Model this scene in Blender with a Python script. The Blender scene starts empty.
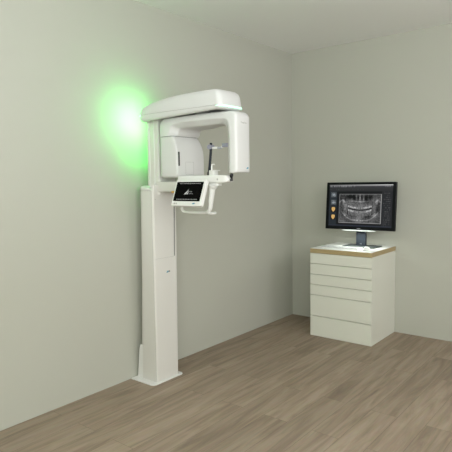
import bpy, bmesh, math, random
from mathutils import Vector, Matrix, noise

random.seed(7)
C = bpy.context.scene.collection
V = Vector
PI = math.pi


# ---------------------------------------------------------------- materials
def mat(name, col, rough=0.5, spec=0.5, emit=None, estr=0.0, metallic=0.0, bump=0.0, bscale=200.0, var=0.0,
        coat=0.0):
    m = bpy.data.materials.new(name)
    m.use_nodes = True
    nt = m.node_tree
    b = nt.nodes['Principled BSDF']
    b.inputs['Base Color'].default_value = (*col, 1)
    b.inputs['Roughness'].default_value = rough
    b.inputs['Specular IOR Level'].default_value = spec
    b.inputs['Metallic'].default_value = metallic
    b.inputs['Coat Weight'].default_value = coat
    if emit:
        b.inputs['Emission Color'].default_value = (*emit, 1)
        b.inputs['Emission Strength'].default_value = estr
    tc = nt.nodes.new('ShaderNodeTexCoord')
    if bump or var:
        n = nt.nodes.new('ShaderNodeTexNoise')
        n.inputs['Scale'].default_value = bscale
        n.inputs['Detail'].default_value = 4
        nt.links.new(tc.outputs['Object'], n.inputs['Vector'])
        if bump:
            bp = nt.nodes.new('ShaderNodeBump')
            bp.inputs['Strength'].default_value = bump
            bp.inputs['Distance'].default_value = 0.001
            nt.links.new(n.outputs['Fac'], bp.inputs['Height'])
            nt.links.new(bp.outputs['Normal'], b.inputs['Normal'])
        if var:
            n2 = nt.nodes.new('ShaderNodeTexNoise')
            n2.inputs['Scale'].default_value = 2.0
            nt.links.new(tc.outputs['Object'], n2.inputs['Vector'])
            mx = nt.nodes.new('ShaderNodeMix')
            mx.data_type = 'RGBA'
            mx.inputs[6].default_value = (*[c * (1 - var) for c in col], 1)
            mx.inputs[7].default_value = (*[c * (1 + var) for c in col], 1)
            nt.links.new(n2.outputs['Fac'], mx.inputs[0])
            nt.links.new(mx.outputs[2], b.inputs['Base Color'])
    return m


def mat_floor():
    m = bpy.data.materials.new('oak_plank_floor')
    m.use_nodes = True
    nt = m.node_tree
    L = nt.links.new
    N = nt.nodes.new
    b = nt.nodes['Principled BSDF']
    b.inputs['Roughness'].default_value = 0.55
    b.inputs['Specular IOR Level'].default_value = 0.35
    tc = N('ShaderNodeTexCoord')
    mp = N('ShaderNodeMapping')
    mp.inputs['Rotation'].default_value = (0, 0, PI / 2)
    mp.inputs['Location'].default_value = (0.31, 0.06, 0)
    L(tc.outputs['Object'], mp.inputs['Vector'])
    br = N('ShaderNodeTexBrick')
    br.offset = 0.37
    br.inputs['Scale'].default_value = 1.0
    br.inputs['Brick Width'].default_value = 1.35
    br.inputs['Row Height'].default_value = 0.185
    br.inputs['Mortar Size'].default_value = 0.0012
    br.inputs['Mortar Smooth'].default_value = 0.3
    br.inputs['Color1'].default_value = (0.0, 0.0, 0.0, 1)
    br.inputs['Color2'].default_value = (1, 1, 1, 1)
    br.inputs['Mortar'].default_value = (0.5, 0.5, 0.5, 1)
    L(mp.outputs['Vector'], br.inputs['Vector'])
    # per plank offset of the grain
    sc = N('ShaderNodeVectorMath'); sc.operation = 'MULTIPLY'
    sc.inputs[1].default_value = (1.3, 14.0, 1.0)
    L(mp.outputs['Vector'], sc.inputs[0])
    ad = N('ShaderNodeVectorMath'); ad.operation = 'MULTIPLY_ADD'
    ad.inputs[1].default_value = (37.0, 91.0, 11.0)
    L(br.outputs['Color'], ad.inputs[0]); L(sc.outputs[0], ad.inputs[2])
    g = N('ShaderNodeTexNoise'); g.inputs['Scale'].default_value = 1.0
    g.inputs['Detail'].default_value = 7; g.inputs['Roughness'].default_value = 0.62
    g.inputs['Distortion'].default_value = 0.9
    L(ad.outputs[0], g.inputs['Vector'])
    g2 = N('ShaderNodeTexNoise'); g2.inputs['Scale'].default_value = 6.0
    g2.inputs['Detail'].default_value = 5
    L(ad.outputs[0], g2.inputs['Vector'])
    r = N('ShaderNodeValToRGB')
    e = r.color_ramp.elements
    e[0].position = 0.27; e[0].color = (0.185, 0.138, 0.098, 1)
    e[1].position = 0.72; e[1].color = (0.347, 0.270, 0.196, 1)
    k = e.new(0.42); k.color = (0.246, 0.184, 0.127, 1)
    k = e.new(0.55); k.color = (0.304, 0.233, 0.163, 1)
    L(g.outputs['Fac'], r.inputs['Fac'])
    # fine fibre
    mx = N('ShaderNodeMix'); mx.data_type = 'RGBA'; mx.blend_type = 'MULTIPLY'
    mx.inputs[0].default_value = 0.30
    L(r.outputs['Color'], mx.inputs[6]); L(g2.outputs['Color'], mx.inputs[7])
    # plank to plank tone
    hs = N('ShaderNodeHueSaturation')
    mr = N('ShaderNodeMapRange')
    mr.inputs['To Min'].default_value = 1.16; mr.inputs['To Max'].default_value = 1.40
    L(br.outputs['Color'], mr.inputs['Value']); L(mr.outputs['Result'], hs.inputs['Value'])
    hs.inputs['Saturation'].default_value = 0.9
    L(mx.outputs[2], hs.inputs['Color'])
    m2 = N('ShaderNodeMix'); m2.data_type = 'RGBA'
    L(br.outputs['Fac'], m2.inputs[0]); L(hs.outputs['Color'], m2.inputs[6])
    m2.inputs[7].default_value = (0.16, 0.12, 0.085, 1)
    L(m2.outputs[2], b.inputs['Base Color'])
    bp = N('ShaderNodeBump'); bp.inputs['Strength'].default_value = 0.15
    bp.inputs['Distance'].default_value = 0.001
    L(g2.outputs['Fac'], bp.inputs['Height']); L(bp.outputs['Normal'], b.inputs['Normal'])
    return m


def mat_wood(name, c0, c1):
    m = bpy.data.materials.new(name)
    m.use_nodes = True
    nt = m.node_tree
    N = nt.nodes.new; L = nt.links.new
    b = nt.nodes['Principled BSDF']; b.inputs['Roughness'].default_value = 0.5
    tc = N('ShaderNodeTexCoord'); mp = N('ShaderNodeMapping')
    mp.inputs['Scale'].default_value = (3, 3, 60)
    L(tc.outputs['Object'], mp.inputs['Vector'])
    n = N('ShaderNodeTexNoise'); n.inputs['Scale'].default_value = 3; n.inputs['Detail'].default_value = 4
    L(mp.outputs['Vector'], n.inputs['Vector'])
    r = N('ShaderNodeValToRGB')
    r.color_ramp.elements[0].color = (*c0, 1); r.color_ramp.elements[1].color = (*c1, 1)
    r.color_ramp.elements[0].position = 0.3; r.color_ramp.elements[1].position = 0.7
    L(n.outputs['Fac'], r.inputs['Fac']); L(r.outputs['Color'], b.inputs['Base Color'])
    return m


def mat_screen():
    """picture shown on the lit screen: colour attribute drives emission under a glossy glass"""
    m = bpy.data.materials.new('lit_screen_picture')
    m.use_nodes = True
    nt = m.node_tree
    b = nt.nodes['Principled BSDF']
    b.inputs['Base Color'].default_value = (0.01, 0.01, 0.012, 1)
    b.inputs['Roughness'].default_value = 0.3
    b.inputs['Specular IOR Level'].default_value = 0.08
    a = nt.nodes.new('ShaderNodeVertexColor'); a.layer_name = 'picture'
    nt.links.new(a.outputs['Color'], b.inputs['Emission Color'])
    b.inputs['Emission Strength'].default_value = 1.0
    return m


M = {
    'wall': mat('sage_grey_wall_paint', (0.482, 0.483, 0.424), 0.75, 0.25, bump=0.15, bscale=260, var=0.008),
    'ceiling': mat('ceiling_paint', (0.86, 0.86, 0.84), 0.8, 0.2, bump=0.1),
    'floor': mat_floor(),
    'white': mat('white_lacquered_housing', (0.665, 0.662, 0.652), 0.42, 0.4, bump=0.03, bscale=500),
    'column': mat('ivory_powder_coat', (0.68, 0.665, 0.63), 0.36, 0.45, bump=0.05, bscale=600),
    'gloss': mat('white_gloss_plastic', (0.76, 0.76, 0.735), 0.28, 0.5, coat=0.2, bump=0.02),
    'seam': mat('grey_seam', (0.22, 0.22, 0.21), 0.7, bump=0.02),
    'softseam': mat('pale_grey_seam', (0.43, 0.43, 0.41), 0.7, bump=0.02),
    'black': mat('black_plastic', (0.012, 0.012, 0.014), 0.35, 0.5, bump=0.05),
    'glass': mat('black_display_glass', (0.002, 0.002, 0.002), 0.25, 0.04, bump=0.0, var=0.01),
    'ring': mat('mint_light_ring', (0.6, 0.9, 0.75), 0.4, emit=(0.52, 1.0, 0.72), estr=0.80, bump=0.02),
    'ringgreen': mat('green_wall_light', (0.5, 0.9, 0.6), 0.4, emit=(0.32, 1.0, 0.42), estr=3.0, bump=0.02),
    'lilac': mat('lilac_grey_plastic', (0.29, 0.29, 0.355), 0.4, bump=0.02),
    'steel': mat('dull_grey_metal', (0.38, 0.38, 0.42), 0.4, metallic=0.2, bump=0.02),
    'amber': mat('amber_plastic', (0.62, 0.36, 0.10), 0.4, bump=0.02),
    'cab': mat('cream_white_laminate', (0.70, 0.705, 0.625), 0.5, 0.35, bump=0.03, bscale=400),
    'oak': mat_wood('oak_edge_veneer', (0.36, 0.27, 0.13), (0.47, 0.37, 0.20)),
    'topwhite': mat('white_worktop_laminate', (0.84, 0.85, 0.83), 0.3, 0.5, bump=0.02),
    'frame': mat('black_monitor_bezel', (0.004, 0.005, 0.006), 0.35, 0.15, bump=0.03),
    'navy': mat('dark_blue_grey_stand', (0.018, 0.022, 0.030), 0.4, 0.2, bump=0.03),
    'basegrey': mat('dark_grey_stand_base', (0.045, 0.052, 0.054), 0.5, 0.2, bump=0.03),
    'barlight': mat('frosted_light_bar', (0.8, 0.85, 0.82), 0.4, emit=(0.93, 1.0, 0.96), estr=0.55, bump=0.01),
    'keys': mat('light_grey_keys', (0.48, 0.49, 0.49), 0.5, bump=0.02),
    'print': mat('grey_print', (0.20, 0.20, 0.19), 0.6, bump=0.02),
    'blueprint': mat('blue_print', (0.12, 0.30, 0.40), 0.6, bump=0.02),
    'whiteglow': mat('lit_white_pixels', (0.2, 0.2, 0.2), 0.5, emit=(0.9, 0.92, 0.9), estr=0.35, bump=0.01),
    'greyglow': mat('lit_grey_pixels', (0.1, 0.1, 0.1), 0.5, emit=(0.5, 0.52, 0.5), estr=0.26, bump=0.01),
    'screen': mat_screen(),
    'lampface': mat('diffuser_glow', (0.8, 0.8, 0.8), 0.5, emit=(1, 0.97, 0.9), estr=3.0, bump=0.01),
}


# ---------------------------------------------------------------- helpers
def link(name, me, m, parent=None, smooth=30):
    o = bpy.data.objects.new(name, me)
    C.objects.link(o)
    if m:
        me.materials.append(m)
    if parent is not None:
        o.parent = parent
        # parts are written in world coordinates; keep them there
        o.matrix_parent_inverse = parent.matrix_world.inverted() if False else Matrix.Identity(4)
    if smooth:
        me.shade_smooth() if hasattr(me, 'shade_smooth') else None
        me.set_sharp_from_angle(angle=math.radians(smooth))
    return o


ORG = {}


def finish(name, bm, m, parent=None, smooth=30):
    """bm is in world coordinates; it is moved into the parent's space (parents are never rotated)"""
    off = V((0, 0, 0))
    if parent is not None:
        off = ORG[parent.name]
        bmesh.ops.translate(bm, verts=bm.verts, vec=-off)
    bmesh.ops.recalc_face_normals(bm, faces=bm.faces)
    me = bpy.data.meshes.new(name)
    bm.to_mesh(me)
    bm.free()
    o = link(name, me, m, parent, smooth)
    ORG[o.name] = off                       # the mesh part's own origin in world space
    return o


def root(name, loc, label, cat, group=None):
    o = bpy.data.objects.new(name, None)
    C.objects.link(o)
    o.location = loc
    o.empty_display_size = 0.1
    o['label'] = label
    o['category'] = cat
    if group:
        o['group'] = group
    ORG[o.name] = V(loc)
    return o


def fixpart(o):
    pass


def box(bm, x0, x1, y0, y1, z0, z1, bev=0.0, seg=2):
    r = bmesh.ops.create_cube(bm, size=1)
    vs = r['verts']
    for v in vs:
        v.co = V((x0 + (v.co.x + .5) * (x1 - x0), y0 + (v.co.y + .5) * (y1 - y0), z0 + (v.co.z + .5) * (z1 - z0)))
    if bev:
        es = list({e for v in vs for e in v.link_edges})
        bmesh.ops.bevel(bm, geom=es, offset=bev, segments=seg, affect='EDGES', profile=0.5)
    return bm


def nb():
    return bmesh.new()


def loft(bm, rings, cap0=True, cap1=True, closed=True):
    """rings: list of lists of points of equal length"""
    R = [[bm.verts.new(p) for p in ring] for ring in rings]
    n = len(R[0])
    rng = range(n) if closed else range(n - 1)
    for a, b in zip(R[:-1], R[1:]):
        for i in rng:
            j = (i + 1) % n
            bm.faces.new((a[i], a[j], b[j], b[i]))
    if cap0:
        bm.faces.new(list(reversed(R[0])))
    if cap1:
        bm.faces.new(R[-1])
    return bm


def rrect(x0, x1, y0, y1, r, seg=6):
    """rounded rectangle; r = (x0y0, x1y0, x1y1, x0y1) radii"""
    if not isinstance(r, (tuple, list)):
        r = (r,) * 4
    pts = []
    cs = [(x0, y0, 1, 1, PI), (x1, y0, -1, 1, 1.5 * PI), (x1, y1, -1, -1, 0), (x0, y1, 1, -1, .5 * PI)]
    for (cx, cy, sx, sy, a0), q in zip(cs, r):
        q = max(q, 0.0005)
        ox, oy = cx + sx * q, cy + sy * q
        for k in range(seg + 1):
            a = a0 + .5 * PI * k / seg
            pts.append((ox + q * math.cos(a), oy + q * math.sin(a)))
    return pts


def tube(bm, pts, radii, seg=12, flat=1.0, flatdir=None):
    pts = [V(p) for p in pts]
    if not isinstance(radii, (list, tuple)):
        radii = [radii] * len(pts)
    rings = []
    prev = None
    for i, p in enumerate(pts):
        t = (pts[min(i + 1, len(pts) - 1)] - pts[max(i - 1, 0)]).normalized()
        ref = V(flatdir) if flatdir else (V((0, 0, 1)) if abs(t.z) < .9 else V((1, 0, 0)))
        if prev is not None and not flatdir:
            ref = prev
        a = (ref - t * ref.dot(t)).normalized()
        prev = a
        b = t.cross(a)
        rings.append([p + (a * math.cos(2 * PI * k / seg) * flat + b * math.sin(2 * PI * k / seg)) * radii[i]
                      for k in range(seg)])
    return loft(bm, rings)


def smooth_path(pts, n=6):
    """Catmull-Rom through pts"""
    P = [V(p) for p in pts]
    P = [P[0] * 2 - P[1]] + P + [P[-1] * 2 - P[-2]]
    out = []
    for i in range(1, len(P) - 2):
        for k in range(n):
            t = k / n
            a, b, c, d = P[i - 1:i + 3]
            out.append(0.5 * ((2 * b) + (c - a) * t + (2 * a - 5 * b + 4 * c - d) * t * t + (3 * b - a - 3 * c + d) * t ** 3))
    out.append(P[-2])
    return out


def text(name, s, size, mtx, m, parent, depth=0.0004, align='LEFT'):
    cu = bpy.data.curves.new(name, 'FONT')
    cu.body = s
    cu.size = size
    cu.extrude = depth
    cu.align_x = align
    to = bpy.data.objects.new(name + '_tmp', cu)
    C.objects.link(to)
    dg = bpy.context.evaluated_depsgraph_get()
    me = bpy.data.meshes.new_from_object(to.evaluated_get(dg))
    bpy.data.objects.remove(to)
    me.transform(Matrix.Translation(-ORG[parent.name]) @ mtx)
    me.name = name
    o = link(name, me, m, parent, 0)
    return o


def frame_mtx(o, ex, ey):
    ex = V(ex).normalized(); ey = V(ey).normalized(); ez = ex.cross(ey)
    mt = Matrix((ex, ey, ez)).transposed().to_4x4()
    mt.translation = V(o)
    return mt


# ---------------------------------------------------------------- the room
RX, RY, RZ = 5.4, -8.2, 3.03


def struct(name, b, m, smooth=0):
    o = finish(name, b, m, None, smooth)
    o['kind'] = 'structure'
    return o


T = 0.12
struct('floor', box(nb(), 0, RX, RY, 0, -T, 0), M['floor'])
struct('ceiling', box(nb(), 0, RX, RY, 0, RZ, RZ + T), M['ceiling'])
struct('wall_left', box(nb(), -T, 0, RY - T, T, -T, RZ + T), M['wall'])
struct('wall_back', box(nb(), 0, RX, 0, T, -T, RZ + T), M['wall'])
struct('wall_right', box(nb(), RX, RX + T, RY - T, T, -T, RZ + T), M['ceiling'])
struct('wall_front', box(nb(), 0, RX, RY - T, RY, -T, RZ + T), M['ceiling'])

# ---------------------------------------------------------------- the x-ray unit
U = root('dental_xray_unit', (0.13, -2.34, 0.0),
         'tall white dental x-ray machine on a floor column with a green glow behind it',
         'x-ray machine')

# base plate
b = nb()
rings = []
for ins, z in ((0.0, 0.001), (0.0, 0.006), (0.003, 0.009)):
    rings.append([(x, y, z) for x, y in rrect(0.004 + ins, 0.272 - ins, -2.514 + ins, -2.170 - ins,
                                              (0.006, 0.035, 0.03, 0.006))])
loft(b, rings)
base = finish('base_plate', b, M['gloss'], U)

# gusset between wall side and column
b = nb()
y0, y1 = -2.450, -2.442
pr = [(0.018, 0.009), (0.095, 0.009), (0.105, 0.285), (0.058, 0.285), (0.046, 0.24)]
loft(b, [[(x, y0, z) for x, z in pr], [(x, y1, z) for x, z in pr]])
finish('rear_bracket', b, M['gloss'], U)


# outer column: D-shaped plan, a little deeper at the foot
def col_plan(rear, rr, ins=0.0, far=-2.182):
    x0, x1 = rear + ins, 0.252 - ins
    ya, yb = -2.452 + ins, far - ins
    return rrect(x0, x1, ya, yb, (rr, 0.016, 0.022, rr), 8)


b = nb()
rings = []
for z, rear, ins in ((0.009, 0.032, 0.0), (0.35, 0.046, 0), (0.8, 0.064, 0), (1.527, 0.080, 0.0), (1.531, 0.080, 0.002)):
    rings.append([(x, y, z) for x, y in col_plan(rear, 0.062, ins, -2.206 + 0.024 * min(1, z / 1.527))])
loft(b, rings)
col = finish('column', b, M['column'], U)
# fine vertical joint line on the near side and one on the front
b = nb(); box(b, 0.2375, 0.2395, -2.4526, -2.449, 0.02, 1.52)
finish('side_joint', b, M['softseam'], U)

# cap of the column, slanting down to the front
b = nb()
rings = []
for k, (ins, za, zb) in enumerate(((0.001, 1.533, 1.533), (0.0, 1.535, 1.535), (0.0, 1.558, 1.538), (0.004, 1.566, 1.542),
                                   (0.016, 1.572, 1.546))):
    ring = []
    for x, y in col_plan(0.080, 0.062, ins):
        t = min(1, max(0, (x - 0.090) / 0.162))
        s = t * t * (3 - 2 * t)
        ring.append((x, y, za + (zb - za) * s))
    rings.append(ring)
loft(b, rings)
finish('column_cap', b, M['gloss'], U)

# travelling front panel with its dark slot
b = nb()
loft(b, [[(x, y, 0.998) for x, y in rrect(0.240, 0.2555, -2.446, -2.238, (0, 0.008, 0.003, 0))],
         [(x, y, 1.575) for x, y in rrect(0.240, 0.2555, -2.446, -2.225, (0, 0.008, 0.003, 0))]])
pan = finish('front_panel', b, M['column'], U)
b = nb(); loft(b, [[(0.2515, -2.234, 1.0), (0.253, -2.234, 1.0), (0.253, -2.224, 1.0), (0.2515, -2.224, 1.0)],
         [(0.2515, -2.221, 1.5), (0.253, -2.221, 1.5), (0.253, -2.209, 1.5), (0.2515, -2.209, 1.5)]])
finish('guide_slot', b, M['print'], U)
b = nb(); box(b, 0.2515, 0.2522, -2.440, -2.236, 0.9955, 0.998)
finish('panel_joint', b, M['softseam'], U)
b = nb(); tube(b, [(0.2545, -2.428, 1.462), (0.2562, -2.428, 1.462)], 0.0028, 8)
finish('screw', b, M['print'], U)
# small blue and grey maker's mark on the column
b = nb()
loft(b, [[(xx, -2.325 + yy, 0.874 + zz) for yy, zz in ((0, 0), (0.022, 0.0), (0.026, 0.014), (0.012, 0.014))]
         for xx in (0.2515, 0.2528)])
finish('emblem', b, M['blueprint'], U)
b = nb(); box(b, 0.2515, 0.2528, -2.300, -2.284, 0.876, 0.888)
finish('emblem', b, M['print'], U)

# inner lifting column with ribs
b = nb()
plan = []
for x, y in rrect(0.135, 0.272, -2.395, -2.21, (0.02, 0.012, 0.012, 0.02), 5):
    plan.append((x, y))
loft(b, [[(x, y, 1.50) for x, y in plan], [(x, y, 2.09) for x, y in plan]])
inner = finish('lifting_column', b, M['column'], U)
for x0 in (0.168, 0.222):
    b = nb(); box(b, x0, x0 + 0.010, -2.400, -2.393, 1.53, 2.07, 0.002)
    finish('guide_rail', b, M['gloss'], inner)

# carriage block where the lower arm leaves the column
b = nb(); box(b, 0.235, 0.56, -2.402, -2.25, 1.522, 1.598, 0.006, 3)
finish('carriage', b, M['column'], U)


# overhead beam
def zb(x):
    return 2.056 + 0.024 * max(0, min(1, (x - 0.25) / 0.7))


def ztop(x):
    t = max(0, min(1, (x - 0.15) / 0.57))
    z = 2.154 + 0.066 * (1 - (1 - t) ** 2.2)
    u = max(0, (x - 0.90) / 0.08)
    return z - 0.012 * u * u


def beam_plan(ix0, ix1, iy):
    # gently bowed sides, rounded rear, softly curved front
    pts = []
    x0, x1, ya, yb = 0.146 + ix0, 0.992 - ix1, -2.508 + iy, -2.215 - iy
    raw = rrect(x0, x1, ya, yb, (0.07, 0.035, 0.07, 0.07), 8)
    # subdivide long edges
    n = len(raw)
    for i in range(n):
        a, c = raw[i], raw[(i + 1) % n]
        k = {8: 16, 17: 5, 26: 16, 35: 5}.get(i, 1)
        for j in range(k):
            pts.append((a[0] + (c[0] - a[0]) * j / k, a[1] + (c[1] - a[1]) * j / k))
    out = []
    for x, y in pts:
        # front face bows outwards slightly
        t = (y - ya) / (yb - ya)
        w = max(0, (x - 0.85) / 0.135)
        x2 = x + w * (-0.020 * (t - 0.35) ** 2 * 2)
        # side bow: rear narrower
        s = max(0, (0.45 - x) / 0.28)
        y2 = y + (0.012 * s * s if y < -2.36 else -0.012 * s * s)
        out.append((x2, y2))
    return out


b = nb()
rings = []
spec = [  # inset rear, inset front, inset sides, z function
    (0.080, 0.095, 0.050, lambda x: 2.090),
    (0.050, 0.075, 0.032, lambda x: zb(x) + 0.006),
    (0.030, 0.050, 0.026, lambda x: zb(x) + 0.000),
    (0.010, 0.022, 0.012, lambda x: zb(x) + 0.003),
    (0.002, 0.012, 0.003, lambda x: zb(x) + 0.012),
    (0.000, 0.008, 0.000, lambda x: max(zb(x) + 0.024, 2.098)),
    (0.000, 0.004, 0.000, lambda x: 2.1035),
    (0.002, 0.006, 0.0035, lambda x: 2.1045),
    (0.002, 0.006, 0.0035, lambda x: 2.1060),
    (0.000, 0.004, 0.000, lambda x: 2.1070),
    (0.002, 0.014, 0.003, lambda x: ztop(x) - 0.038),
    (0.008, 0.026, 0.010, lambda x: ztop(x) - 0.014),
    (0.020, 0.042, 0.024, lambda x: ztop(x) - 0.004),
    (0.050, 0.085, 0.050, lambda x: ztop(x)),
]
for i0, i1, iy, zf in spec:
    rings.append([(x, y, zf(x)) for x, y in beam_plan(i0, i1, iy)])
loft(b, rings)
beam = finish('overhead_beam', b, M['white'], U, 40)

b = nb()
pj = beam_plan(-0.0004, 0.0060, -0.0004)
loft(b, [[(x, y, 2.1030) for x, y in pj], [(x, y, 2.1052) for x, y in pj]])
finish('beam_joint', b, M['softseam'], beam)

# mint light ring round the front of the beam and green light strip at the rear
pl = [p for p in beam_plan(-0.002, 0.002, -0.0015)]
sel = sorted([p for p in pl if p[0] > 0.93 and p[1] < -2.216], key=lambda p: (p[1], p[0]))
front = [p for p in pl if p[0] > 0.955]
front.sort(key=lambda p: p[1])
b = nb()
cx = sum(p[0] for p in front) / len(front)
sec = []
for i, (x, y) in enumerate(front):
    w = min(1, i / 4)
    h = 0.002 + 0.0048 * w
    sec.append([(x - 0.012, y, 2.101 - h), (x + 0.0012, y, 2.101 - h * .8), (x + 0.0030, y, 2.101), (x + 0.0012, y, 2.101 + h * .8),
                (x - 0.012, y, 2.101 + h)])
loft(b, sec)
finish('light_strip', b, M['ring'], beam)
rear = [p for p in beam_plan(-0.002, 0.0, -0.002) if p[0] < 0.200]
rear.sort(key=lambda p: p[1])
b = nb()
sec = [[(x + 0.010, y, 2.094), (x - 0.001, y, 2.094), (x - 0.003, y, 2.102), (x - 0.001, y, 2.110), (x + 0.010, y, 2.110)]
       for x, y in rear]
loft(b, sec)
finish('light_strip', b, M['ring'], beam)

# bearing disc between beam and rotating arm
b = nb()
tube(b, [(0.70, -2.355, 2.060), (0.70, -2.355, 2.095)], 0.055, 32)
finish('bearing', b, M['seam'], U)


# rotating arm: a swept C section
def arm_stations():
    st = []
    OX0, OX1, OZ = 0.322, 1.058, 2.070
    IX0, IX1, IZ = 0.478, 0.950, 1.992
    z_l = 1.936
    z_r = 1.655
    for z in (z_l, 1.950):
        st.append(((OX0, z), (IX0 - 0.012 if z < 1.94 else IX0 - 0.006, z)))
    n = 10
    ro, ri = 0.062, 0.045
    for k in range(n + 1):
        a = PI - .5 * PI * k / n
        st.append(((OX0 + ro + ro * math.cos(a), OZ - ro + ro * math.sin(a)),
                   (IX0 + ri + ri * math.cos(a), IZ - ri + ri * math.sin(a) * 1.0)))
    for k in range(1, 8):
        t = k / 8
        st.append(((OX0 + ro + (OX1 - OX0 - 2 * ro) * t, OZ + 0.004 * math.sin(PI * t)),
                   (IX0 + ri + (IX1 - IX0 - 2 * ri) * t, IZ)))
    ro2, ri2 = 0.045, 0.050
    for k in range(n + 1):
        a = .5 * PI - .5 * PI * k / n
        st.append(((OX1 - ro2 + ro2 * math.cos(a), OZ - 0.002 - ro2 + ro2 * math.sin(a)),
                   (IX1 - ri2 + ri2 * math.cos(a), IZ - ri2 + ri2 * math.sin(a))))
    for z in (1.90, 1.80, 1.70, 1.664):
        st.append(((OX1, z), (IX1 + 0.002, z)))
    st.append(((OX1 - 0.002, z_r + 0.002), (IX1 + 0.004, z_r + 0.003)))
    st.append(((OX1 - 0.008, z_r - 0.002), (IX1 + 0.010, z_r - 0.001)))
    return st


def arm_section(O, I, x_mid):
    O = V((O[0], 0, O[1])); I = V((I[0], 0, I[1]))
    L = (I - O).length
    d = (I - O) / L
    t = max(0, min(1, (x_mid - 0.50) / 0.42))
    yb = -2.135 - 0.128 * t * t * (3 - 2 * t)
    yf = -2.432
    ch = min(0.052, L * 0.42)
    pts = [(0, yb - .030), (0.006, yb - .012), (0.016, yb - .004), (0.034, yb),
           (L - 0.02, yb), (L - .006, yb - .004), (L, yb - .014),
           (L, yf + .056), (L - .001, yf + .044), (L - .006, yf + .038), (L - ch * .95, yf + .004), (L - ch * 1.05, yf + .0008), (L - ch * 1.15, yf),
           (0.018, yf), (0.008, yf + .004), (0.002, yf + .012), (0, yf + .022)]
    return [O + d * s + V((0, y, 0)) for s, y in pts]


b = nb()
loft(b, [arm_section(O, I, (O[0] + I[0]) / 2) for O, I in arm_stations()])
arm = finish('rotating_arm', b, M['white'], U, 50)
mt = frame_mtx((1.0584, -2.380, 1.985), (0, 1, 0), (0, 0, 1))
text('lettering', 'VistaPano', 0.018, mt, M['softseam'], arm)
# little blue triangle mark low on the arm front
b = nb()
loft(b, [[(xx, -2.325 + yy, 1.678 + zz) for yy, zz in ((0, 0), (0.026, 0.0), (0.028, 0.013), (0.017, 0.013))]
         for xx in (1.0575, 1.0586)])
finish('emblem', b, M['blueprint'], arm)

# tube housing under the left end
b = nb()


def house_plan(z, ins=0.0):
    t = max(0, min(1, (z - 1.80) / 0.133))
    x1 = 0.508 - 0.040 * t ** 2.2
    t2 = max(0, min(1, (z - 1.77) / 0.163))
    yb = -2.118 - 0.030 * t2 ** 1.8
    return rrect(0.322 + ins, x1 - ins, -2.436 + ins, yb - ins, (0.030, 0.014, 0.030, 0.05), 6)


rings = []
for z, ins in ((1.628, 0.020), (1.630, 0.010), (1.636, 0.003), (1.646, 0.0), (1.70, 0), (1.77, 0), (1.80, 0), (1.83, 0),
               (1.86, 0), (1.89, 0), (1.91, 0), (1.930, 0), (1.932, 0.002)):
    rings.append([(x, y, z) for x, y in house_plan(z, ins)])
loft(b, rings)
hs = finish('tube_housing', b, M['white'], U, 45)
b = nb()
loft(b, [[(x, y, 1.9315) for x, y in house_plan(1.932, 0.003)], [(x, y, 1.9370) for x, y in house_plan(1.932, 0.003)]])
finish('housing_joint', b, M['seam'], hs)
b = nb(); box(b, 0.5050, 0.5105, -2.4225, -2.4070, 1.714, 1.818, 0.002)
finish('collimator_slot', b, M['black'], hs)
b = nb()
ya, yb_, za, zb_ = -2.345, -2.255, 1.648, 1.745
w = 0.0022
for (p, q, r_, s) in ((ya, yb_, za, za + w), (ya, yb_, zb_ - w, zb_), (ya, ya + w, za, zb_), (yb_ - w, yb_, za, zb_)):
    box(b, 0.5075, 0.5086, p, q, r_, s)
finish('target_panel', b, M['softseam'], hs)

# lower arm
b = nb()
rings = []
for x, e in ((0.515, 0.0), (0.6, 0.0), (0.94, 0.0), (0.960, 0.003), (0.971, 0.010), (0.975, 0.018)):
    rings.append([(x, y, z) for y, z in rrect(-2.437 + e, -2.352 - e, 1.584 + e, 1.640 - e, 0.012 if e < .01 else 0.004, 4)])
loft(b, rings)
low = finish('lower_arm', b, M['gloss'], U)
b = nb(); tube(b, [(0.893, -2.436, 1.610), (0.893, -2.4385, 1.610)], 0.007, 14)
finish('screw_cap', b, M['softseam'], low)
# black knob at its end
b = nb()
tube(b, smooth_path([(0.982, -2.395, 1.598), (0.986, -2.395, 1.614), (0.986, -2.398, 1.630), (0.990, -2.400, 1.648)], 4),
     [0.010, 0.011, 0.010, 0.0085, 0.008, 0.008, 0.009, 0.011, 0.012, 0.013, 0.013, 0.012, 0.009], 12)
finish('release_knob', b, M['black'], low)

# amber end of the emergency release by the display
b = nb(); tube(b, [(0.468, -2.455, 1.522), (0.505, -2.455, 1.522)], [0.0085, 0.0085], 14)
finish('amber_button', b, M['amber'], U)

# touch display, tilted
top = V((0, -2.487, 1.612)); bot = V((0, -2.560, 1.423))
upv = (top - bot).normalized()
nrm = V((0, upv.z * -1, upv.y)).normalized()      # towards the viewer side (-y, up)
if nrm.y > 0:
    nrm = -nrm
H = (top - bot).length


def dp(x, s, d):     # x along the wall normal, s up the display from its bottom edge, d out of its face
    return V((x, bot.y, bot.z)) + upv * s + nrm * d


def dbox(bm, x0, x1, s0, s1, d0, d1, r=0.0, seg=4):
    pl = rrect(x0, x1, s0, s1, r, seg)
    loft(bm, [[dp(x, s, d0) for x, s in pl], [dp(x, s, d1) for x, s in pl]])


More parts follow.
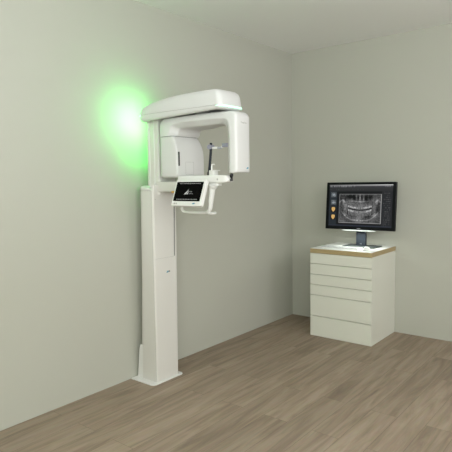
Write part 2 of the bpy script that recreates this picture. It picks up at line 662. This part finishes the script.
b = nb()
pl = lambda i: rrect(0.554 + i, 0.840 - i, 0.006 + i, H - i, (0.012, 0.012, 0.012, 0.012), 4)
loft(b, [[dp(x, s, d) for x, s in pl(i)] for i, d in ((0.004, -0.030), (0.0, -0.026), (0.0, -0.002), (0.002, 0.0))])
disp = finish('display', b, M['gloss'], U)
b = nb(); dbox(b, 0.5655, 0.8195, 0.040, 0.184, -0.001, 0.0012, 0.001)
finish('screen', b, M['glass'], disp)
b = nb()
for s0 in (0.0508, 0.1690):
    b = nb()
    x = 0.595
    while x < 0.795:
        wd = random.uniform(0.008, 0.02)
        dbox(b, x, min(x + wd, 0.80), s0, s0 + 0.0055, 0.0011, 0.0016)
        x += wd + 0.004
    finish('screen_text', b, M['greyglow'], disp)
b = nb()
tri = [(0.656, 0.091), (0.678, 0.091), (0.696, 0.128), (0.690, 0.122)]
loft(b, [[dp(x, s, d) for x, s in tri] for d in (0.0011, 0.0017)])
tri = [(0.682, 0.091), (0.694, 0.091), (0.699, 0.118)]
loft(b, [[dp(x, s, d) for x, s in tri] for d in (0.0011, 0.0017)])
finish('logo', b, M['whiteglow'], disp)
for s, tx in ((0.107, 'DÜRR'), (0.092, 'DENTAL')):
    text('lettering', tx, 0.0105, frame_mtx(dp(0.704, s, 0.0014), (1, 0, 0), upv), M['greyglow'], disp)
b = nb()
for x0 in (0.579, 0.597):
    dbox(b, x0, x0 + 0.012, 0.016, 0.027, -0.0005, 0.0008, 0.003)
finish('button', b, M['softseam'], disp)
b = nb()
tri = [(0.752, 0.019), (0.778, 0.019), (0.782, 0.029), (0.764, 0.029)]
loft(b, [[dp(x, s, d) for x, s in tri] for d in (-0.0005, 0.0006)])
finish('emblem', b, M['blueprint'], disp)
b = nb(); box(b, 0.62, 0.80, -2.470, -2.43, 1.588, 1.606, 0.004)
finish('display_bracket', b, M['gloss'], U)

# U-shaped patient handle
b = nb()
path = smooth_path([(0.814, -2.395, 1.575), (0.805, -2.395, 1.52), (0.795, -2.395, 1.455), (0.785, -2.395, 1.400),
                    (0.755, -2.395, 1.376), (0.70, -2.395, 1.371), (0.60, -2.395, 1.371), (0.530, -2.395, 1.375),
                    (0.508, -2.395, 1.395), (0.515, -2.395, 1.425)], 6)
n = len(path)
rad = []
for i, p in enumerate(path):
    t = i / (n - 1)
    rad.append(0.0265 - 0.0145 * min(1, max(0, t - .08) / 0.40))
tube(b, path, rad, 14, flat=0.8)
gr = finish('grip_handle', b, M['gloss'], U, 60)
b = nb()
tube(b, smooth_path([(0.775, -2.40, 1.372), (0.777, -2.37, 1.366), (0.777, -2.335, 1.366), (0.775, -2.325, 1.368)], 4),
     [0.010] * 12 + [0.006], 12)
finish('grip_end', b, M['gloss'], gr)
b = nb()
loft(b, [[(x, y, z) for x, y in rrect(0.770 - e, 0.880 - e * .3, -2.425, -2.365, 0.014, 4)] for z, e in ((1.566, -.012), (1.572, 0), (1.583, 0))])
finish('arm_plate', b, M['gloss'], low)
b = nb(); tube(b, [(0.814, -2.395, 1.568), (0.813, -2.395, 1.556), (0.811, -2.395, 1.545)], [0.036, 0.034, 0.025], 18)
finish('collar', b, M['gloss'], gr)

# chin rest with bite piece
b = nb()
box(b, 0.800, 0.850, -2.42, -2.375, 1.636, 1.670, 0.005)
box(b, 0.806, 0.862, -2.425, -2.365, 1.668, 1.675, 0.003)
chin = finish('chin_rest', b, M['gloss'], U)
b = nb()
tube(b, smooth_path([(0.808, -2.395, 1.665), (0.808, -2.395, 1.70), (0.811, -2.395, 1.713), (0.820, -2.395, 1.717),
                     (0.832, -2.395, 1.716)], 5), 0.0055, 10)
finish('bite_block', b, M['gloss'], chin)

# black upright rod with lilac temple supports
b = nb()
path = smooth_path([(0.738, -2.345, 1.636), (0.745, -2.345, 1.70), (0.758, -2.345, 1.80), (0.762, -2.345, 1.872)], 6)
tube(b, path, [0.0105] * 6 + [0.0095] * (len(path) - 6), 12)
rod = finish('upright_rod', b, M['navy'], U, 60)
b = nb(); tube(b, [(0.736, -2.345, 1.634), (0.740, -2.345, 1.666)], [0.0145, 0.0135], 12)
finish('rod_foot', b, M['black'], rod)
b = nb(); tube(b, [(0.761, -2.368, 1.842), (0.761, -2.324, 1.842)], [0.017, 0.017], 20)
finish('clamp_joint', b, M['lilac'], rod)
b = nb(); box(b, 0.777, 0.826, -2.353, -2.339, 1.826, 1.842, 0.003)
finish('support_link', b, M['gloss'], rod)
b = nb(); box(b, 0.826, 0.862, -2.355, -2.337, 1.824, 1.840, 0.003)
finish('support_link', b, M['steel'], rod)
b = nb(); box(b, 0.870, 0.935, -2.357, -2.335, 1.834, 1.862, 0.004)
finish('temple_pad', b, M['lilac'], rod)
b = nb(); box(b, 0.860, 0.872, -2.353, -2.339, 1.829, 1.844, 0.002)
finish('support_link', b, M['gloss'], rod)

# ---------------------------------------------------------------- drawer cabinet
X0, X1, DY, ZB, ZT = 0.583, 1.239, -0.605, 0.857, 0.9028
cab = root('drawer_cabinet', (0.911, -0.30, 0.0),
           'cream white six-drawer cabinet with an oak-edged top standing against the back wall', 'cabinet')
b = nb(); box(b, X0 + .001, X1 - .001, DY + 0.020, -0.003, 0.0, ZB - 0.001, 0.0008, 1)
finish('cabinet_body', b, M['cab'], cab)
hts = [0.105, 0.109, 0.106, 0.108, 0.216, 0.213]
z = ZB
b0 = None
for i, h in enumerate(hts):
    z1, z0 = z, z - h
    b = nb()
    # drawer front with a shadow gap along its upper edge
    box(b, X0, X1, DY, DY + 0.019, z0 + (0.0 if i < 5 else 0.002), z1 - (0.0055 if i else 0.003), 0.001, 1)
    finish('drawer', b, M['cab'], cab)
    z = z0
b = nb(); box(b, X0, X1, DY - 0.003, -0.002, ZB, ZT - 0.0015, 0.0008, 1)
top_b = finish('top_board', b, M['oak'], cab)
b = nb(); box(b, X0 + 0.001, X1 - 0.001, DY - 0.002, -0.003, ZT - 0.0015, ZT, 0.0004, 1)
finish('white_surface', b, M['topwhite'], top_b)

# ---------------------------------------------------------------- monitor
mc = V((0.974, -0.290, 1.323))
MW, MH = 0.727, 0.482
ya_, ti = 0.050, 0.094
rx = V((math.cos(ya_), math.sin(ya_), 0))
nn = V((math.sin(ya_), -math.cos(ya_), 0))
mup = V((0, 0, 1)) * math.cos(ti) - nn * math.sin(ti)
mn = rx.cross(mup)
if mn.y > 0:
    mn = -mn
mon = root('computer_monitor', (0.96, -0.24, ZT),
           'black widescreen monitor on a stand on the cabinet showing a dental x-ray', 'monitor')


def mp_(x, s, d):
    return mc + rx * x + mup * s + mn * d


def mbox(bm, x0, x1, s0, s1, d0, d1, r=0.0, e=0.0):
    pl = rrect(x0, x1, s0, s1, r, 3)
    pl2 = rrect(x0 + e, x1 - e, s0 + e, s1 - e, r, 3)
    loft(bm, [[mp_(x, s, d0) for x, s in pl], [mp_(x, s, d1 - e) for x, s in pl], [mp_(x, s, d1) for x, s in pl2]])


w2, h2 = MW / 2, MH / 2
b = nb()
# bezel ring
BZ, BB, BT = 0.031, 0.033, 0.026
outer = rrect(-w2, w2, -h2, h2, 0.006, 3)
inner_ = rrect(-w2 + BZ, w2 - BZ, -h2 + BB, h2 - BT, 0.001, 3)
mk = lambda pl, d: [mp_(x, s, d) for x, s in pl]
out2 = rrect(-w2 + .003, w2 - .003, -h2 + .003, h2 - .003, 0.006, 3)
backp = rrect(-w2 + .05, w2 - .05, -h2 + .05, h2 - .05, 0.02, 3)
loft(b, [mk(inner_, 0.004), mk(inner_, 0.012), mk(out2, 0.012), mk(outer, 0.009), mk(outer, -0.022), mk(backp, -0.045)])
bez = finish('bezel', b, M['frame'], mon)
b = nb()
mbox(b, -0.018, 0.018, -h2 + 0.009, -h2 + 0.0155, 0.0115, 0.0128)
finish('maker_mark', b, M['steel'], mon)

# screen picture as a colour grid
GX, GY = 300, 190
sx0, sx1, sy0, sy1 = -w2 + BZ - .001, w2 - BZ + .001, -h2 + BB - .001, h2 - BT + .001


def g_(x, c, s):
    return math.exp(-((x - c) / s) ** 2)


def xray(u, v):
    """u right, v up in 0..1: panoramic x-ray, returns grey (display value)"""
    val = 0.27 + 0.16 * noise.noise(V((u * 5, v * 4, 3)))
    # spine shadows at the sides and midline
    val += 0.13 * (g_(u, 0.5, .10)) + 0.06 * g_(u, 0.16, .07) + 0.06 * g_(u, .84, .07)
    # dark airways
    val -= 0.20 * g_(u, 0.10, .05) * g_(v, .55, .3)
    val -= 0.20 * g_(u, 0.90, .05) * g_(v, .60, .3)
    # upper: eye sockets / sinuses dark blobs, nasal cavity
    for cx_, cz_, a, h in ((0.26, .90, .08, .07), (.74, .90, .08, .07), (0.36, .86, .05, .09), (.64, .86, .05, .09),
                           (0.46, .88, .025, .10), (.54, .88, .025, .10)):
        val -= 0.30 * g_(u, cx_, a) * g_(v, cz_, h)
    for cx_ in (0.31, .41, .5, .59, .69):
        val += 0.24 * g_(u, cx_, .010) * g_(v, .86, .10)
    val += .18 * g_(v, .74 + .08 * abs(u - .5), .02) * g_(u, .5, .3)
    # jaw joints
    for s in (-1, 1):
        dx = (u - .5) * s
        val += .30 * g_(dx, .40, .025) * g_(v, .74, .12)
        val += .22 * g_(v, .80 - 1.2 * abs(dx - .42), .03) * (dx > .36)
        # ramus
        val += .16 * g_(dx, .36 + .05 * (v - .4), .045) * (1 if .25 < v < .75 else 0)
        # jaw lower border
        y = .10 + 1.6 * max(0, abs(dx) - .12) ** 2 * 1.8
        val += .22 * g_(v, y, .022) * (1 if .02 < dx < .44 else 0)
        # lower canal
        val -= .10 * g_(v, y + .13, .02) * (1 if .12 < dx < .36 else 0)
    # tooth rows along a smile curve
    occ = .50 - .0 + .9 * (u - .5) ** 2 - .05
    if abs(u - .5) < .285:
        k = (u - .5) / (.0275 + .012 * abs(u - .5))
        fr = abs((k % 1) - .5) * 2
        gap = 1 if fr > .80 else 0
        d = v - occ
        if .022 < d < .10:
            val = .50 - .12 * gap
            if abs(u - .5) > .10 and .05 < d < .085 and fr < .4:
                val = .88
        elif .10 <= d < .23:
            val = max(val, .50 - .12 * (d - .10) / .13) if fr < (.62 - 2.5 * (d - .10)) else val - .06
        elif -.10 < d < -.022:
            val = .48 - .12 * gap
            if abs(u - .5) > .14 and -.09 < d < -.04 and fr < .5:
                val = .84
        elif -.23 < d <= -.10:
            val = max(val, .48) if fr < (.60 - 2.5 * (-d - .10)) else val - .05
        elif abs(d) <= .022:
            val = .04
    val += .13 * noise.noise(V((u * 30, v * 20, 1))) + .07 * noise.noise(V((u * 70, v * 45, 4)))
    return max(0.02, min(1, val))


def lin(c):
    return c / 12.92 if c <= .04045 else ((c + .055) / 1.055) ** 2.4


def pix(u, v):
    """colour of the screen at u (0..1 right), v (0..1 up), display values"""
    t = 1 - v
    if t < .018:
        g = .45 + .4 * min(1, u * 1.2)
        return (g, g, g)
    if t < .055:
        n_ = noise.noise(V((u * 160, 2, 0)))
        g = .27 + (.35 if (n_ > .12 and u < .42) or (n_ > .2 and u > .88) else 0)
        return (g, g, g + .01)
    if t < .16:
        g = .24 - .5 * (t - .055)
        n_ = noise.noise(V((u * 120, int(t * 38), 5)))
        if n_ > .28 and u < .55 and .10 < t < .13:
            g += .14
        return (g * .8, g * .82, g * .84)
    if t > .965:
        return (.16, .18, .22)
    if u < .125:
        # thumbnails
        q = (t - .16) / .80
        k = int(q * 4.4)
        f = q * 4.4 - k
        if k < 4 and .12 < f < .78 and .03 < u < .115:
            uu = (u - .03) / .085
            if k < 2:
                g = .30 + .30 * g_(f, .47, .2) * g_(uu, .5, .36) + .2 * noise.noise(V((uu * 7, f * 7, k)))
                return (g * .95, g, g * 1.03)
            s = g_(uu, .5, .38 - .22 * f) * g_(f, .38, .34) * (1.25 if abs(f - .38) < .2 else 1)
            n_ = .5 + .5 * noise.noise(V((uu * 6, f * 5, k + 3)))
            if s > .36:
                return (.72 + .2 * n_, .56 + .2 * n_, .30 + .2 * n_)
            return (.07, .06, .05)
        return (.13, .155, .175)
    if u > .835:
        g = .13
        row = int(t * 42)
        n_ = noise.noise(V((u * 90, row * 3.1, 9)))
        if row % 2 == 0 and n_ > .10 and .855 < u < .97:
            g = .27
        return (g, g + .005, g + .012)
    xu, xv = (u - .168) / (.832 - .168), (t - .222) / (.920 - .222)
    if 0 <= xu <= 1 and 0 <= xv <= 1:
        if xu < .008 or xu > .985 or xv < .012 or xv > .985:
            return (.62, .62, .62)
        g = xray(xu, 1 - xv)
        return (g, g, g)
    return (.055, .06, .065)


me = bpy.data.meshes.new('screen')
vs, fs = [], []
for j in range(GY + 1):
    for i in range(GX + 1):
        vs.append(mp_(sx0 + (sx1 - sx0) * i / GX, sy0 + (sy1 - sy0) * j / GY, 0.0045) - ORG[mon.name])
for j in range(GY):
    for i in range(GX):
        a = j * (GX + 1) + i
        fs.append((a, a + 1, a + GX + 2, a + GX + 1))
me.from_pydata(vs, [], fs)
ca = me.color_attributes.new('picture', 'FLOAT_COLOR', 'POINT')
for j in range(GY + 1):
    for i in range(GX + 1):
        c = pix(i / GX, j / GY)
        ca.data[j * (GX + 1) + i].color = (lin(c[0]), lin(c[1]), lin(c[2]), 1)
scr = link('screen', me, M['screen'], mon, 0)

# stand: neck, base, light bar
b = nb()
loft(b, [[(x, y, z) for x, y in rrect(0.912, 1.012, -0.243 + e, -0.205 + e, 0.004, 3)]
         for z, e in ((ZT + 0.006, 0), (1.10, 0.004), (1.20, 0.006), (1.24, 0.008))])
finish('stand_neck', b, M['navy'], mon)
b = nb(); box(b, 0.955, 0.975, -0.2445, -0.2425, 0.930, 0.936)
finish('maker_mark', b, M['steel'], mon)
b = nb()
loft(b, [[(x, y, z) for x, y in rrect(0.795 + e, 1.145 - e, -0.335 + e, -0.115 - e, 0.012, 4)]
         for z, e in ((ZT + .0005, 0), (ZT + 0.007, 0), (ZT + 0.009, 0.003))])
finish('stand_base', b, M['basegrey'], mon)
b = nb()
rings = []
for k in range(17):
    t = k / 16
    x = -0.185 + 0.362 * t
    w = math.sqrt(max(0.02, 1 - (2 * t - 1) ** 4))
    rings.append([mp_(x, -h2 - 0.007 + 0.0065 * w * math.sin(2 * PI * q / 12), 0.002 + 0.018 * w * math.cos(2 * PI * q / 12))
                  for q in range(12)])
loft(b, rings)
finish('light_bar', b, M['barlight'], mon)

# ---------------------------------------------------------------- keyboard and mouse
kb = root('keyboard', (0.86, -0.46, ZT), 'slim white keyboard lying on the cabinet top in front of the monitor', 'keyboard')
kr = math.radians(3)


def kp(x, y, z):
    return V((0.845 + x * math.cos(kr) - y * math.sin(kr), -0.455 + x * math.sin(kr) + y * math.cos(kr), ZT + z))


b = nb()
pl0 = rrect(-0.205, 0.205, -0.065, 0.065, 0.010, 4)
loft(b, [[kp(x, y, .0005) for x, y in pl0], [kp(x, y, .006 + .05 * (y + .065)) for x, y in pl0],
         [kp(x * .99, y * .97, .008 + .05 * (y + .065)) for x, y in pl0]])
finish('keyboard_body', b, M['topwhite'], kb)
rows = [15, 15, 14, 13, 12]
for r_, n_ in enumerate(rows):
    yk = 0.052 - r_ * 0.0215
    for k in range(n_):
        wk = 0.392 / n_
        xk = -0.196 + wk * k
        b = nb()
        zz = .008 + .05 * (yk - .008 + .065)
        pl1 = rrect(xk + .0015, xk + wk - .0015, yk - .0185, yk, .002, 2)
        loft(b, [[kp(x, y, zz - .001) for x, y in pl1], [kp(x, y, zz + .003) for x, y in pl1]])
        finish('key', b, M['keys'], kb, 0)

ms = root('computer_mouse', (1.115, -0.44, ZT), 'small white mouse on the cabinet top at the right end of the keyboard', 'mouse')
b = nb()
rings = []
for k in range(9):
    a = .5 * PI * k / 8
    rr = math.cos(a) ** .7 if k < 8 else 0.05
    rings.append([(1.115 + 0.031 * rr * math.cos(q) * (1 - .12 * math.sin(q)), -0.44 + 0.052 * rr * math.sin(q), ZT + .0008 + 0.030 * math.sin(a))
                  for q in [2 * PI * j / 24 for j in range(24)]])
loft(b, rings)
mb = finish('mouse_body', b, M['topwhite'], ms, 60)
b = nb(); tube(b, [(1.112, -0.470, ZT + .0235), (1.118, -0.470, ZT + .0235)], 0.0065, 12)
finish('scroll_wheel', b, M['steel'], ms)


# ---------------------------------------------------------------- lights
def area(name, loc, target, sx, sy, power, col=(1, 1, 1), spread=180):
    l = bpy.data.lights.new(name, 'AREA')
    l.shape = 'RECTANGLE'
    l.size = sx; l.size_y = sy
    l.energy = power
    l.color = col
    l.spread = math.radians(spread)
    o = bpy.data.objects.new(name, l)
    C.objects.link(o)
    o.location = loc
    d = V(target) - V(loc)
    o.rotation_euler = d.to_track_quat('-Z', 'Y').to_euler()
    return o


area('softbox_key', (4.9, -4.4, 2.3), (0, -2.6, 1.3), 1.6, 1.8, 56.8, (0.99, 1.0, 0.95))
area('softbox_front', (3.8, -6.2, 1.5), (1.5, -1.5, 1.2), 2.0, 1.6, 49.3, (0.97, 1.0, 0.88))
area('softbox_fill', (2.0, -7.6, 1.9), (1, -1, 1), 2.4, 2.0, 19.5, (0.94, 1.0, 0.86))
area('softbox_side', (5.1, -1.8, 2.2), (1.5, 0, 1.2), 1.2, 1.4, 28.0, (0.93, 0.90, 1.0))
area('bounce_light', (2.9, -5.0, 2.1), (2.7, -4.6, RZ), 1.2, 1.2, 66, (0.84, 0.93, 1.0))
# lamps set in the rear of the overhead beam and behind the lifting column, shining on the wall
l = bpy.data.lights.new('rear_green_lamp', 'SPOT')
l.energy = 1.3
l.color = (0.02, 1.0, 0.01)
l.shadow_soft_size = 0.04
l.spot_size = math.radians(172)
l.spot_blend = 0.15
o = bpy.data.objects.new('rear_green_lamp', l)
C.objects.link(o)
o.location = (0.130, -2.465, 2.115)
o.rotation_euler = V((-1, 0, 0)).to_track_quat('-Z', 'Y').to_euler()
area('rear_lamp', (0.138, -2.44, 2.095), (0.0, -2.47, 2.095), 0.28, 0.26, 0.47, (0.62, 0.05, 0.95))
area('rear_green_lamp', (0.136, -2.41, 2.11), (0.0, -2.44, 2.12), 0.28, 0.26, 0.9, (0.02, 1.0, 0.02))
area('rear_lamp', (0.125, -2.36, 2.02), (0.0, -2.42, 2.02), 0.20, 0.22, 0.15, (1.0, 0.3, 0.6))
area('rear_green_lamp', (0.125, -2.34, 2.07), (0.0, -2.34, 2.12), 0.16, 0.20, 0.50, (0.02, 1.0, 0.06))
area('rear_green_lamp', (0.136, -2.49, 2.095), (0.036, -2.575, 2.095), 0.05, 0.10, 0.55, (0.01, 1.0, 0.06))
area('rear_green_lamp', (0.128, -2.31, 1.84), (0.0, -2.31, 1.84), 0.36, 0.08, 0.85, (0.02, 1.0, 0.08))
# the monitor's light bar
area('light_bar_lamp', mp_(-0.004, -h2 - 0.024, 0.0), mp_(-0.004, -h2 - 0.2, 0.02), 0.34, 0.02, 2.0, (0.93, 1.0, 0.90))

w = bpy.data.worlds.new('world')
bpy.context.scene.world = w
w.use_nodes = True
w.node_tree.nodes['Background'].inputs['Color'].default_value = (0.5, 0.5, 0.48, 1)
w.node_tree.nodes['Background'].inputs['Strength'].default_value = 0.3

# ---------------------------------------------------------------- camera
f, yaw, pitch, roll = 514.7886, -0.6787, -0.0879, -0.0156
fw = V((math.sin(yaw) * math.cos(pitch), math.cos(yaw) * math.cos(pitch), math.sin(pitch)))
r0 = V((math.cos(yaw), -math.sin(yaw), 0))
u0 = r0.cross(fw)
rr = r0 * math.cos(roll) + u0 * math.sin(roll)
uu = rr.cross(fw)
cam = bpy.data.cameras.new('camera')
cam.sensor_width = 36
cam.lens = 36 * f / 452
cam.clip_start = 0.05
co = bpy.data.objects.new('camera', cam)
C.objects.link(co)
mtx = Matrix((rr, uu, -fw)).transposed().to_4x4()
mtx.translation = V((3.182, -5.1884, 1.6))
co.matrix_world = mtx
sc = bpy.context.scene
sc.camera = co
sc.view_settings.view_transform = 'Standard'
sc.view_settings.look = 'None'
sc.view_settings.gamma = 1
sc.view_settings.use_curve_mapping = False
sc.view_settings.exposure = 0.0
